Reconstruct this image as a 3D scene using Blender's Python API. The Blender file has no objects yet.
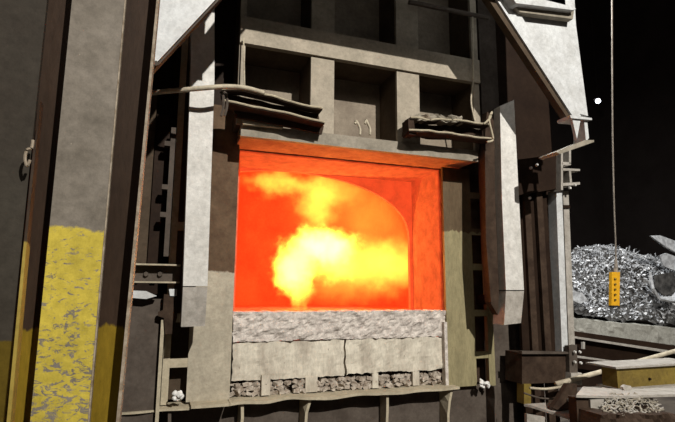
import bpy, bmesh, math, random
from mathutils import Vector, noise, Matrix
random.seed(7)
S = bpy.context.scene; COL = S.collection
# ---------------------------------------------------------------- camera
FPX, PITCH, YAW, ROLL = 500.0, 0.1600, 0.3430, 0.0065
CAM = Vector((0.0, -4.5, 1.6))
fw = Vector((math.sin(YAW)*math.cos(PITCH), math.cos(YAW)*math.cos(PITCH), math.sin(PITCH)))
rt = Vector((math.cos(YAW), -math.sin(YAW), 0)); up = rt.cross(fw)
rt, up = rt*math.cos(ROLL)+up*math.sin(ROLL), up*math.cos(ROLL)-rt*math.sin(ROLL)
cd = bpy.data.cameras.new('camera'); cam = bpy.data.objects.new('camera', cd); COL.objects.link(cam)
cd.sensor_fit = 'HORIZONTAL'; cd.sensor_width = 36; cd.lens = 36*FPX/675; cd.clip_end = 200
M3 = Matrix((rt, up, -fw)).transposed(); cam.matrix_world = Matrix.Translation(CAM) @ M3.to_4x4()
S.camera = cam
S.view_settings.view_transform = 'Standard'; S.view_settings.look = 'None'
S.view_settings.gamma = 1; S.view_settings.use_curve_mapping = False
S.view_settings.exposure = 0.0
S.cycles.volume_step_rate = 0.35
# ---------------------------------------------------------------- world and lights
W = bpy.data.worlds.new('world'); S.world = W; W.use_nodes = True
W.node_tree.nodes['Background'].inputs[0].default_value = (0.80, 0.84, 0.9, 1)
W.node_tree.nodes['Background'].inputs[1].default_value = 0.030
def lamp(name, kind, loc, target, energy, color, size=0.2, cone=1.2, blend=0.15):
    d = bpy.data.lights.new(name, kind); d.energy = energy; d.color = color
    if kind == 'AREA': d.size = size
    else: d.shadow_soft_size = size
    if kind == 'SPOT': d.spot_size = cone; d.spot_blend = blend
    o = bpy.data.objects.new(name, d); COL.objects.link(o); o.location = loc
    o.rotation_euler = (Vector(target)-Vector(loc)).to_track_quat('-Z', 'Y').to_euler()
    return o
KEYDIR = Vector((0.12, -1.0, 0.60)).normalized()
lamp('high_bay_lamp', 'SPOT', Vector((1.9, 0, 2.4)) + KEYDIR*14.0, (1.9, 0, 2.2), 10300, (1.0, 0.965, 0.90), 0.09, 1.1)
lamp('fill_light', 'AREA', (-2.0, -9.0, 7.5), (0.6, -1, 2.0), 100, (1.0, 0.91, 0.80), 2.5)  # unseen area light added as soft fill from behind left
lamp('bay_fill_light', 'AREA', (5.6, 1.0, 7.5), (5.6, 3.4, 1.0), 620, (0.95, 0.98, 1.0), 0.5)  # unseen area light added to brighten the scrap bay
lamp('flame_light', 'POINT', (1.85, 1.15, 2.05), (2, -1, 2), 70, (1.0, 0.42, 0.14), 0.10)

# ---------------------------------------------------------------- pixel -> world on a plane at a known distance
def ray(px, py): return (fw + rt*((px-337.5)/FPX) + up*((211-py)/FPX))
def P(px, py, Y=0.0):
    r = ray(px, py); return CAM + r*((Y-CAM.y)/r.y)
def PX(px, py, X):
    r = ray(px, py); return CAM + r*((X-CAM.x)/r.x)
def PZ(px, py, Z):
    r = ray(px, py); return CAM + r*((Z-CAM.z)/r.z)
def ext(a, b, z):                       # the line a-b carried on to height z
    t = (z-a.z)/(b.z-a.z); return a.lerp(b, t)
# ---------------------------------------------------------------- materials
def mat(name, c1, c2=None, rough=0.6, metal=0.0, scale=6.0, bump=0.25, bscale=None, paint=None, rust=None, stretch=(1, 1, 1), emit=None, estr=1.0, spots=None):
    """paint=(z, colour, chip colour): real paint applied up to height z, chipped. rust=(colour, amount)"""
    m = bpy.data.materials.new(name); m.use_nodes = True; n = m.node_tree.nodes; l = m.node_tree.links
    b = n['Principled BSDF']; b.inputs['Roughness'].default_value = rough; b.inputs['Metallic'].default_value = metal; b.inputs['Specular IOR Level'].default_value = 0.5 if metal or c1[0] > 0.5 else (0.14 if c1[0] > 0.15 else 0.07)
    g = n.new('ShaderNodeNewGeometry'); mp = n.new('ShaderNodeVectorMath'); mp.operation = 'MULTIPLY'
    mp.inputs[1].default_value = stretch; l.new(g.outputs['Position'], mp.inputs[0])
    def nz(sc, det=6, r=0.6):
        t = n.new('ShaderNodeTexNoise'); t.inputs['Scale'].default_value = sc; t.inputs['Detail'].default_value = det
        t.inputs['Roughness'].default_value = r; l.new(mp.outputs[0], t.inputs['Vector']); return t.outputs['Fac']
    def ramp(f, a, c, lo, hi):
        r = n.new('ShaderNodeMapRange'); r.inputs['From Min'].default_value = lo; r.inputs['From Max'].default_value = hi
        l.new(f, r.inputs['Value']); return mix(r.outputs[0], a, c)
    def mix(f, a, c):
        x = n.new('ShaderNodeMix'); x.data_type = 'RGBA'; l.new(f, x.inputs['Factor'])
        for s, v in (('A', a), ('B', c)):
            i = [q for q in x.inputs if q.name == s and q.type == 'RGBA'][0]
            if isinstance(v, tuple): i.default_value = (*v, 1)
            else: l.new(v, i)
        return [q for q in x.outputs if q.type == 'RGBA'][0]
    def mrange(f, lo, hi, a=0., c=1.):
        r = n.new('ShaderNodeMapRange'); r.inputs['From Min'].default_value = lo; r.inputs['From Max'].default_value = hi
        r.inputs['To Min'].default_value = a; r.inputs['To Max'].default_value = c; l.new(f, r.inputs['Value']); return r.outputs[0]
    def math_(op, a, c):
        x = n.new('ShaderNodeMath'); x.operation = op
        for i, v in enumerate((a, c)):
            if isinstance(v, float): x.inputs[i].default_value = v
            else: l.new(v, x.inputs[i])
        return x.outputs[0]
    c2 = c2 or tuple(v*0.6 for v in c1)
    col = ramp(nz(scale), c2, c1, 0.35, 0.62)
    if rust: col = mix(mrange(nz(scale*0.45, 8, 0.7), 0.62-rust[1], 0.70-rust[1]*0.6), col, rust[0])
    if spots: col = mix(mrange(nz(scale*5, 4, 0.7), 0.66-spots[1], 0.72-spots[1]), col, spots[0])
    if paint:
        sx = n.new('ShaderNodeSeparateXYZ'); l.new(g.outputs['Position'], sx.inputs[0])
        edge = math_('ADD', sx.outputs['Z'], mrange(nz(9.0), 0.0, 1.0, -0.05, 0.05))
        below = mrange(edge, paint[0]+0.006, paint[0]-0.006)
        v2 = n.new('ShaderNodeVectorMath'); v2.operation = 'MULTIPLY'; v2.inputs[1].default_value = (1, 1, 1.9); l.new(g.outputs['Position'], v2.inputs[0])
        t = n.new('ShaderNodeTexNoise'); t.inputs['Scale'].default_value = 24; t.inputs['Detail'].default_value = 9; t.inputs['Roughness'].default_value = 0.72
        t.inputs['Distortion'].default_value = 0.8; l.new(v2.outputs[0], t.inputs['Vector'])
        worn = math_('ADD', t.outputs['Fac'], mrange(sx.outputs['Z'], paint[0], paint[0]-0.75, -0.02, 0.06) if paint[2] else -0.1)
        chips = mrange(worn, 0.56, 0.60)
        keep = math_('MULTIPLY', below, math_('SUBTRACT', 1.0, chips))
        yel = ramp(nz(4.0), tuple(v*0.78 for v in paint[1]), paint[1], 0.35, 0.6)
        col = mix(keep, col, yel)
    wear = mrange(nz(26.0, 10, 0.8), 0.32, 0.68, 0.72, 1.18)
    vm = n.new('ShaderNodeVectorMath'); vm.operation = 'SCALE'; l.new(col, vm.inputs[0]); l.new(wear, vm.inputs['Scale']); col = vm.outputs[0]
    l.new(col, b.inputs['Base Color'])
    if emit:
        b.inputs['Emission Strength'].default_value = estr
        l.new(ramp(nz(scale), tuple(v*0.8 for v in emit), emit, 0.35, 0.6), b.inputs['Emission Color'])
    if bump:
        bp = n.new('ShaderNodeBump'); bp.inputs['Strength'].default_value = bump; bp.inputs['Distance'].default_value = 0.01
        l.new(nz(bscale or scale*4, 8, 0.65), bp.inputs['Height']); l.new(bp.outputs[0], b.inputs['Normal'])
    return m
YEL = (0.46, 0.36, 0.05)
zline = P(75, 228, -2.2).z; zline2 = P(140, 325, -2.05).z
MT = dict(
 dusty = mat('dusty_steel', (0.30, 0.265, 0.21), (0.20, 0.175, 0.135), 0.7, 0, 5, rust=((0.16, 0.12, 0.085), 0.02)),
 rib = mat('beige_steel', (0.36, 0.31, 0.24), (0.27, 0.235, 0.18), 0.65, 0, 4),
 panel = mat('brown_shell_plate', (0.26, 0.215, 0.16), (0.17, 0.135, 0.10), 0.6, 0, 2.5),
 ribweb = mat('shaded_brown_steel', (0.085, 0.062, 0.042), (0.06, 0.042, 0.028), 0.7, 0, 4),  # brown darkened in colour for the shaded sides of the ribs
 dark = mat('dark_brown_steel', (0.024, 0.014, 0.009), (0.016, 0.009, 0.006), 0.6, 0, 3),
 mid = mat('grey_brown_steel', (0.10, 0.081, 0.066), (0.065, 0.051, 0.041), 0.6, 0, 4),
 guide = mat('pale_dusty_steel', (0.62, 0.60, 0.56), (0.50, 0.48, 0.44), 0.6, 0, 7, spots=((0.34, 0.31, 0.27), 0.0)),
 guide2 = mat('grey_scuffed_steel', (0.38, 0.35, 0.31), (0.28, 0.255, 0.22), 0.6, 0, 9),
 white = mat('white_painted_steel', (0.56, 0.57, 0.57), (0.44, 0.44, 0.43), 0.6, 0, 5, bump=0.08),
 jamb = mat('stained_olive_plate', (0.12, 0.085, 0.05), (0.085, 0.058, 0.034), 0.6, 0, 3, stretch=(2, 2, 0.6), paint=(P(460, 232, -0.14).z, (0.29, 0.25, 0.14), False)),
 jambl = mat('stained_tan_plate', (0.46, 0.40, 0.29), (0.36, 0.31, 0.22), 0.7, 0, 5, spots=((0.2, 0.17, 0.13), 0.0)),
 firelit = mat('firelit_red_plate', (0.50, 0.27, 0.17), (0.36, 0.17, 0.10), 0.9, 0, 6, bump=0.5),  # orange firelight on the lintel underside put into the reddish colour
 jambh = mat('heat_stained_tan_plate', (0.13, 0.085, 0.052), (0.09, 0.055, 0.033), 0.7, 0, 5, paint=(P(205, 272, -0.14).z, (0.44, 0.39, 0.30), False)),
 cast = mat('crumbly_castable', (0.66, 0.60, 0.54), (0.42, 0.37, 0.33), 0.95, 0, 22, bump=0.9, bscale=45, spots=((0.24, 0.19, 0.16), 0.06)),
 block = mat('refractory_block', (0.60, 0.55, 0.45), (0.40, 0.35, 0.28), 0.9, 0, 5, bump=0.3, stretch=(1.6, 1, 0.6), spots=((0.22, 0.18, 0.14), -0.01)),
 brick = mat('broken_refractory_brick', (0.50, 0.44, 0.37), (0.22, 0.17, 0.13), 0.95, 0, 18, bump=0.7),
 rough = mat('rusty_plate', (0.058, 0.038, 0.026), (0.032, 0.020, 0.014), 0.75, 0.0, 8, bump=0.5),
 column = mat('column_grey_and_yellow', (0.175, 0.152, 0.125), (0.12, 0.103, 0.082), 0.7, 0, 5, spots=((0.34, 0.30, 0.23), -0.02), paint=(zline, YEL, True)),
 web = mat('shaded_web_paint', (0.032, 0.019, 0.012), (0.022, 0.013, 0.008), 0.6, 0, 3, stretch=(2, 2, 0.5), paint=(zline2, (0.17, 0.11, 0.010), False)),  # yellow paint darkened in colour for the shadow on the web
 left = mat('shaded_left_paint', (0.042, 0.036, 0.028), (0.032, 0.026, 0.020), 0.6, 0, 2, paint=(P(5, 345, -2.3).z, (0.09, 0.06, 0.008), False)),  # yellow turned dark olive to carry the shadow on this column
 edge = mat('pale_edge', (0.30, 0.25, 0.19), (0.16, 0.12, 0.08), 0.6, 0, 25),
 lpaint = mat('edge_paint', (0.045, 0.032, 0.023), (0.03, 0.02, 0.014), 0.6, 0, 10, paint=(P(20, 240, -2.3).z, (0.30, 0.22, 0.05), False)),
 yellow = mat('yellow_painted_beam', (0.19, 0.135, 0.03), (0.13, 0.09, 0.025), 0.55, 0, 6, rust=((0.10, 0.07, 0.03), 0.0)),
 orange = mat('orange_yellow_plastic', (0.80, 0.42, 0.02), (0.72, 0.37, 0.02), 0.4, 0, 9, bump=0.05),
 black = mat('black_plastic', (0.03, 0.03, 0.03), None, 0.5, 0, 8),
 cable = mat('grey_cable', (0.27, 0.23, 0.19), None, 0.6, 0, 20),
 scrap = mat('bright_scrap_steel', (0.60, 0.61, 0.62), (0.34, 0.34, 0.35), 0.40, 0.25, 12, bump=0.3),
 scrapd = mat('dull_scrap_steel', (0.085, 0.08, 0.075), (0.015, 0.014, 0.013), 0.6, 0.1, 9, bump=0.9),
 conc = mat('dusty_concrete', (0.33, 0.32, 0.28), (0.24, 0.23, 0.2), 0.95, 0, 7, bump=0.8, bscale=14),
 floor = mat('foundry_floor', (0.09, 0.075, 0.06), (0.05, 0.04, 0.035), 0.9, 0, 2),
 hall = mat('dark_hall_wall', (0.11, 0.088, 0.078), (0.09, 0.07, 0.062), 0.9, 0, 1, bump=0),
 rag = mat('white_fibre_wool', (0.8, 0.79, 0.76), (0.62, 0.61, 0.58), 0.95, 0, 20),
 pipe = mat('pale_pipe', (0.50, 0.44, 0.33), (0.36, 0.31, 0.23), 0.5, 0, 15),
 hot = mat('glowing_chamber_lining', (0.25, 0.1, 0.05), None, 0.95, 0, 2.5, bump=0.3, bscale=30, emit=(1.0, 0.022, 0.004), estr=1.7),
 hotwall = mat('glowing_arch_wall', (0.25, 0.1, 0.05), None, 0.95, 0, 5, bump=0.5, bscale=40, emit=(1.0, 0.088, 0.022), estr=0.86),
 hotjamb = mat('glowing_jamb', (0.25, 0.12, 0.07), None, 0.95, 0, 9, bump=0.9, bscale=40, emit=(0.72, 0.065, 0.016), estr=0.78),
)
def rim_mat():                                    # refractory face: glows where it is hottest, next to the opening
    m = mat('heated_face', (0.36, 0.22, 0.14), (0.24, 0.13, 0.08), 0.95, 0, 9, bump=0.8, bscale=40)
    n = m.node_tree.nodes; l = m.node_tree.links; b = n['Principled BSDF']
    g = n.new('ShaderNodeNewGeometry'); s = n.new('ShaderNodeSeparateXYZ'); l.new(g.outputs['Position'], s.inputs[0])
    def ab(sock, c, h):
        a = n.new('ShaderNodeMath'); a.operation = 'SUBTRACT'; l.new(sock, a.inputs[0]); a.inputs[1].default_value = c
        q = n.new('ShaderNodeMath'); q.operation = 'ABSOLUTE'; l.new(a.outputs[0], q.inputs[0])
        r = n.new('ShaderNodeMapRange'); r.inputs['From Min'].default_value = h+0.09; r.inputs['From Max'].default_value = h-0.01; l.new(q.outputs[0], r.inputs['Value']); return r.outputs[0]
    x0, x1 = P(236, 240).x, P(438, 240).x; z0, z1 = P(340, 312).z, P(340, 172).z
    mu = n.new('ShaderNodeMath'); mu.operation = 'MULTIPLY'; l.new(ab(s.outputs['X'], (x0+x1)/2, (x1-x0)/2), mu.inputs[0]); l.new(ab(s.outputs['Z'], (z0+z1)/2, (z1-z0)/2), mu.inputs[1])
    p = n.new('ShaderNodeMath'); p.operation = 'POWER'; l.new(mu.outputs[0], p.inputs[0]); p.inputs[1].default_value = 1.6
    k = n.new('ShaderNodeMath'); k.operation = 'MULTIPLY'; l.new(p.outputs[0], k.inputs[0]); k.inputs[1].default_value = 0.75
    b.inputs['Emission Color'].default_value = (0.85, 0.07, 0.014, 1); l.new(k.outputs[0], b.inputs['Emission Strength'])
    return m
MT['rim'] = rim_mat()
# ---------------------------------------------------------------- object helpers
def link(name, me, m, parent=None):
    o = bpy.data.objects.new(name, me); COL.objects.link(o)
    if m is not None and not me.materials: me.materials.append(MT[m] if isinstance(m, str) else m)
    if parent is not None:
        o.parent = parent; o.matrix_parent_inverse = Matrix.Translation(-parent.location) if parent.parent is None else Matrix.Identity(4)
    return o
def obj(name, bm, m, parent=None, bevel=0.0, smooth=False):
    if bevel:
        es = [e for e in bm.edges if len(e.link_faces) == 2 and e.calc_face_angle(0) > 0.6]
        bmesh.ops.bevel(bm, geom=es, offset=bevel, segments=1, affect='EDGES', clamp_overlap=True)
    bmesh.ops.recalc_face_normals(bm, faces=bm.faces)
    me = bpy.data.meshes.new(name); bm.to_mesh(me); bm.free()
    if smooth:
        for f in me.polygons: f.use_smooth = True
    # shift origin to the base centre
    if parent is None or True:
        xs = [v.co for v in me.vertices]
        lo = Vector((min(v.x for v in xs), min(v.y for v in xs), min(v.z for v in xs))); hi = Vector((max(v.x for v in xs), max(v.y for v in xs), max(v.z for v in xs)))
        c = Vector(((lo.x+hi.x)/2, (lo.y+hi.y)/2, lo.z)); me.transform(Matrix.Translation(-c))
    o = bpy.data.objects.new(name, me); COL.objects.link(o); me.materials.append(MT[m])
    o.location = c
    if parent is not None:
        o.parent = parent; o.location = c - world(parent)
    return o
def world(o):
    v = o.location.copy()
    while o.parent: o = o.parent; v += o.location
    return v
def thing(name, label, cat, loc, group=None):
    o = bpy.data.objects.new(name, None); o.empty_display_size = 0.1; COL.objects.link(o); o.location = loc
    return tag(o, label, cat, group)
def tag(o, label, cat, group=None, kind=None):
    if label: o['label'] = label
    if cat: o['category'] = cat
    if group: o['group'] = group
    if kind: o['kind'] = kind
    return o
def struct(o): o['kind'] = 'structure'; return o
def prism(pts, dvec, bm=None):
    """polygon (world points) pushed back by dvec"""
    bm = bm or bmesh.new(); d = Vector(dvec)
    a = [bm.verts.new(p) for p in pts]; b = [bm.verts.new(Vector(p)+d) for p in pts]; n = len(pts)
    bm.faces.new(a); bm.faces.new(list(reversed(b)))
    for i in range(n): bm.faces.new((a[i], b[i], b[(i+1) % n], a[(i+1) % n]))
    return bm
def plate(pp, Y, d, bm=None): return prism([P(x, y, Y) for x, y in pp], (0, d, 0), bm)
def box(lo, hi, bm=None):
    lo, hi = Vector(lo), Vector(hi)
    return prism([(lo.x, lo.y, lo.z), (hi.x, lo.y, lo.z), (hi.x, lo.y, hi.z), (lo.x, lo.y, hi.z)], (0, hi.y-lo.y, 0), bm)
def bar_post(x0, x1, row, Y, z0, z1, d, bm=None):
    a, b = P(x0, row, Y), P(x1, row, Y); return box((a.x, Y, z0), (b.x, Y+d, z1), bm)
def slab(q, Y, d, nx, nz, amp, freq=8.0, eamp=0.0, bm=None, seed=0.0):
    """bilinear quad q = tl,tr,br,bl (pixels on plane Y), front face uneven, thickness d"""
    bm = bm or bmesh.new(); c = [P(x, y, Y) for x, y in q]; F = []; B = []
    for j in range(nz+1):
        rf, rb = [], []
        for i in range(nx+1):
            u, v = i/nx, j/nz
            p = c[0].lerp(c[1], u).lerp(c[3].lerp(c[2], u), v)
            off = Vector((0, 0, 0))
            if eamp and (i in (0, nx) or j in (0, nz)):
                e = noise.noise_vector(Vector(p)*freq*1.7+Vector((seed, 3, 1)))*eamp; off = Vector((e.x if i in (0, nx) else 0, 0, e.z if j in (0, nz) else 0))
            h = noise.fractal(Vector(p)*freq+Vector((seed, 0, 0)), 0.8, 2.1, 4)*amp
            rf.append(bm.verts.new(p+off+Vector((0, h, 0)))); rb.append(bm.verts.new(p+off+Vector((0, d, 0))))
        F.append(rf); B.append(rb)
    for j in range(nz):
        for i in range(nx):
            bm.faces.new((F[j][i], F[j][i+1], F[j+1][i+1], F[j+1][i]))
            bm.faces.new((B[j][i], B[j+1][i], B[j+1][i+1], B[j][i+1]))
    for i in range(nx):
        bm.faces.new((F[0][i+1], F[0][i], B[0][i], B[0][i+1])); bm.faces.new((F[nz][i], F[nz][i+1], B[nz][i+1], B[nz][i]))
    for j in range(nz):
        bm.faces.new((F[j][0], F[j+1][0], B[j+1][0], B[j][0])); bm.faces.new((F[j+1][nx], F[j][nx], B[j][nx], B[j+1][nx]))
    return bm
def tube(pts, r, n=8, bm=None):
    bm = bm or bmesh.new(); rings = []; pts = [Vector(p) for p in pts]; rr = r if isinstance(r, (list, tuple)) else [r]*len(pts)
    for k, p in enumerate(pts):
        t = (pts[min(k+1, len(pts)-1)]-pts[max(k-1, 0)]).normalized()
        a = t.cross(Vector((0, 0, 1)) if abs(t.z) < 0.9 else Vector((1, 0, 0))).normalized(); b = t.cross(a)
        rings.append([bm.verts.new(p+(a*math.cos(2*math.pi*i/n)+b*math.sin(2*math.pi*i/n))*rr[k]) for i in range(n)])
    for k in range(len(rings)-1):
        for i in range(n): bm.faces.new((rings[k][i], rings[k][(i+1) % n], rings[k+1][(i+1) % n], rings[k+1][i]))
    bm.faces.new(rings[0]); bm.faces.new(list(reversed(rings[-1])))
    return bm
def curve(pts, k=5):                              # smooth run through points
    out = []; n = len(pts)
    for i in range(n-1):
        p0, p1, p2, p3 = pts[max(i-1, 0)], pts[i], pts[i+1], pts[min(i+2, n-1)]
        for j in range(k):
            t = j/k; out.append(0.5*((2*p1)+(p2-p0)*t+(2*p0-5*p1+4*p2-p3)*t*t+(3*p1-p0-3*p2+p3)*t**3))
    return out+[pts[-1]]
def bolt(p, r, parent, m='mid'):
    bm = bmesh.new(); bmesh.ops.create_cone(bm, cap_ends=True, segments=6, radius1=r, radius2=r*0.85, depth=r*1.4, matrix=Matrix.Translation(p) @ Matrix.Rotation(math.pi/2, 4, 'X'))
    return obj('bolt', bm, m, parent)

# ================================================================ THE SETTING
bm = box((-14, -14, -0.2), (22, 16.0, 0)); struct(obj('floor', bm, 'floor'))
bm = box((-14, 15.0, 0), (22, 15.3, 20)); struct(obj('wall_back', bm, 'hall'))
bm = box((21.7, -14, 0), (22, 15, 20)); struct(obj('wall_right', bm, 'hall'))
bm = box((-8.3, -14, 0), (-8, 15, 20)); struct(obj('wall_left', bm, 'hall'))
bm = box((-8.3, -8, 20), (22, 15.3, 20.3)); struct(obj('ceiling', bm, 'hall'))

# ================================================================ THE FURNACE
fur = thing('furnace', 'large open-fronted industrial furnace with glowing orange mouth and ribbed steel shell', 'furnace', (2.2, 0.6, 0))
XL, XR = P(236, 240).x, P(441, 240).x                      # mouth
ZB, ZT = P(340, 312).z, P(340, 160).z
# --- shell backing: slabs round the mouth
x0, x1 = P(243, 60).x, P(476, 60).x
zl = P(340, 130, 0).z
# shell panels between the ribs (each its own recessed plate)
RY, PY = -0.42, 0.0
vx = [(P(a, 40, RY).x, P(b, 40, RY).x) for a, b in ((240, 246), (312, 335), (397, 419), (472, 478))]
ztop = 5.6; LZ1 = (P(243, 122, -0.42).z+P(478, 152, -0.42).z)/2
rb = P(340, 60, RY)
def ribz(px, py): return P(px, py, RY).z
zr1 = (ribz(245, 20)+ribz(473, 57))/2; zr0 = (ribz(245, 45)+ribz(473, 81))/2
zp = P(360, 103, PY).z
for i in range(3):
    a, b = vx[i][1]-0.02, vx[i+1][0]+0.02
    obj('shell_panel', box((a, PY, zr1-0.02), (b, PY+0.03, ztop)), 'panel', fur, 0.004)
    obj('shell_panel', box((a, PY, LZ1-0.05), (b, PY+0.03, zr0+0.02)), 'panel', fur, 0.004)
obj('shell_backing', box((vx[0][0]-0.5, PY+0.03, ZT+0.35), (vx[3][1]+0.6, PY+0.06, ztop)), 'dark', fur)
# vertical and horizontal ribs
for k, (a, b) in enumerate(vx):
    m = 'rib'
    obj('vertical_rib', box((a, RY+0.015, LZ1-0.002), (b, RY+0.05, ztop)), m, fur, 0.006)
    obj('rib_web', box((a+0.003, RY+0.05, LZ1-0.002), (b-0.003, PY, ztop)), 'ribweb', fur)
obj('horizontal_rib', box((vx[0][0], RY-0.01, zr0), (vx[3][1], RY+0.05, zr1)), 'rib', fur, 0.008)
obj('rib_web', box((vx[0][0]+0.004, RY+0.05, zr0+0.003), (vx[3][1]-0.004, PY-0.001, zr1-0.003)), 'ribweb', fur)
obj('horizontal_rib', box((vx[0][0], RY-0.01, 5.0), (vx[3][1], PY-0.001, 5.2)), 'rib', fur, 0.008)
# lintel: front bar and deep underside plate
LY = -0.42
lz1 = (P(243, 122, LY).z+P(478, 152, LY).z)/2; lz0 = (P(240, 134, LY).z+P(478, 163, LY).z)/2
lx0, lx1 = P(241, 128, LY).x, P(478, 157, LY).x
obj('lintel', box((lx0, LY, lz0), (lx1, LY+0.05, lz1)), 'dusty', fur, 0.008)
bm = box((lx0+0.01, LY+0.05, lz0+0.004), (lx1-0.01, 0.0, lz0+0.05)); obj('lintel_shelf', bm, 'firelit', fur, 0.004)
obj('lintel_top', box((lx0+0.01, LY+0.05, lz1-0.03), (lx1-0.01, 0.0, lz1)), 'rib', fur, 0.003)
# refractory face round the mouth (frame of four blocks, rough)
fx0, fx1 = P(222, 240).x, P(447, 240).x
FY = 0.0
def rbox(lo, hi, nx, nz, amp, mm, name, par, eamp=0, freq=9, bm=None):
    """box with an uneven front"""
    lo, hi = Vector(lo), Vector(hi); bm = bm or bmesh.new(); F = []; B = []
    for j in range(nz+1):
        f, b = [], []
        for i in range(nx+1):
            p = Vector((lo.x+(hi.x-lo.x)*i/nx, lo.y, lo.z+(hi.z-lo.z)*j/nz)); h = noise.fractal(p*freq, 0.8, 2.1, 4)*amp
            o = Vector((0, 0, 0))
            if eamp:
                e = noise.noise_vector(p*freq*2)*eamp
                if i in (0, nx): o.x = e.x
                if j in (0, nz): o.z = e.z
            f.append(bm.verts.new(p+o+Vector((0, h, 0)))); q = p.copy(); q.y = hi.y; b.append(bm.verts.new(q+o))
        F.append(f); B.append(b)
    for j in range(nz):
        for i in range(nx):
            bm.faces.new((F[j][i], F[j][i+1], F[j+1][i+1], F[j+1][i])); bm.faces.new((B[j][i], B[j+1][i], B[j+1][i+1], B[j][i+1]))
    for i in range(nx):
        bm.faces.new((F[0][i+1], F[0][i], B[0][i], B[0][i+1])); bm.faces.new((F[nz][i], F[nz][i+1], B[nz][i+1], B[nz][i]))
    for j in range(nz):
        bm.faces.new((F[j][0], F[j+1][0], B[j+1][0], B[j][0])); bm.faces.new((F[j+1][nx], F[j][nx], B[j][nx], B[j+1][nx]))
    return obj(name, bm, mm, par)
TH = 0.60                                                    # depth of the mouth tunnel
# the lip above the mouth slopes a little in the photograph; head block
rbox((fx0, FY, ZT), (fx1, TH, lz0+0.12), 60, 12, 0.012, 'rim', 'head_block', fur, 0.004)
rbox((fx0-0.08, FY, ZB), (XL, TH, ZT), 6, 40, 0.012, 'rim', 'jamb_block', fur, 0.012)
rbox((XR, FY, ZB), (fx1+0.02, TH, ZT), 6, 40, 0.012, 'rim', 'jamb_block', fur, 0.012)
# glowing linings of the tunnel, right side and top and left
def lining(lo, hi, name='tunnel_lining', m='hotjamb'):
    return obj(name, box(lo, hi), m, fur)
lining((XR-0.012, 0.012, ZB), (XR+0.002, TH, ZT)); lining((XL-0.002, 0.012, ZB), (XL+0.012, TH, ZT)); lining((XL, 0.012, ZT-0.012), (XR, TH, ZT+0.002))
# inner wall with the arched mouth at the far end of the tunnel
ax1 = P(410, 260, TH).x; ax0 = ax1-(XR-XL)-0.02+0.0
ax0 = XL-0.25
apz = P(298, 172, TH).z; spz = P(410, 240, TH).z
bm = bmesh.new(); N = 28; arch = []
acx = P(292, 175, TH).x; hw = ax1-acx
for i in range(N+1):
    t = math.pi*i/N; arch.append((acx+hw*math.cos(t), spz+(apz-spz)*math.sin(t)**0.85 if math.sin(t) > 0 else spz))
outer = ZT+0.5
for Ya in (TH, TH+0.05):
    pass
def wallface(Y):
    vs = []
    top = [bm.verts.new((x, Y, outer)) for x, z in arch]; low = [bm.verts.new((x, Y, z)) for x, z in arch]
    for i in range(N): bm.faces.new((top[i], top[i+1], low[i+1], low[i]))
    # right pier and left pier
    rp = [bm.verts.new((ax1+0.8, Y, outer)), bm.verts.new((ax1+0.8, Y, ZB-0.3)), bm.verts.new((ax1, Y, ZB-0.3))]
    bm.faces.new((top[0], rp[0], rp[1], rp[2], low[0]))
    lx = acx-hw
    lp = [bm.verts.new((lx-0.8, Y, outer)), bm.verts.new((lx-0.8, Y, ZB-0.3)), bm.verts.new((lx, Y, ZB-0.3))]
    bm.faces.new((top[N], lp[0], lp[1], lp[2], low[N]))
    return [rp[2]]+low+[lp[2]]
A = wallface(TH+0.001); B = wallface(TH+0.05)
for i in range(len(A)-1): bm.faces.new((A[i], A[i+1], B[i+1], B[i]))
obj('arched_inner_wall', bm, 'hotwall', fur)
# chamber behind
cx0, cx1, cz1 = acx-hw-0.75, ax1+0.75, outer-0.05
bm = bmesh.new()
for lo, hi in (((cx0, 3.0, ZB-0.3), (cx1, 3.1, cz1)), ((cx0-0.1, TH+0.05, ZB-0.3), (cx0, 3.1, cz1)), ((cx1, TH+0.05, ZB-0.3), (cx1+0.1, 3.1, cz1)),
               ((cx0-0.1, TH+0.05, cz1), (cx1+0.1, 3.1, cz1+0.1)), ((cx0-0.1, TH+0.05, ZB-0.4), (cx1+0.1, 3.1, ZB-0.3))): box(lo, hi, bm)
obj('chamber_lining', bm, 'hot', fur)
rbox((cx0, TH+0.0, ZB-0.5), (cx1, 3.0, ZB-0.02), 4, 4, 0.0, 'hot', 'hearth', fur)
obj('tunnel_floor', box((XL, 0.0, ZB-0.3), (XR, TH, ZB-0.01)), 'hotjamb', fur)
# outer steel casing closing the furnace body (so it is a real body from the side)
bm = bmesh.new()
for lo, hi in (((cx0-0.4, 0.5, 0.0), (cx0-0.3, 3.4, 5.4)), ((cx1+0.3, 0.5, 0.0), (cx1+0.4, 3.4, 5.4)), ((cx0-0.4, 3.3, 0), (cx1+0.4, 3.4, 5.4)), ((cx0-0.4, 0.1, 5.35), (cx1+0.4, 3.4, 5.45)),
               ((cx0-0.4, TH+0.23, outer), (cx1+0.4, TH+0.28, 5.4)), ((cx0-0.4, 0.5, 0), (cx1+0.4, 0.6, ZB-0.5))): box(lo, hi, bm)
obj('casing', bm, 'dark', fur)
# --- sill: crumbly castable strip, two big blocks, broken bricks behind cleats, warped ledge plate
SY = -0.10
bx0, bx1 = P(232, 350, SY).x, P(447, 350, SY).x
z_c0 = P(340, 339, SY).z; z_b0 = (P(232, 378, SY).z+P(447, 373, SY).z)/2; z_led = (P(232, 399, SY).z+P(447, 384, SY).z)/2
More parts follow.
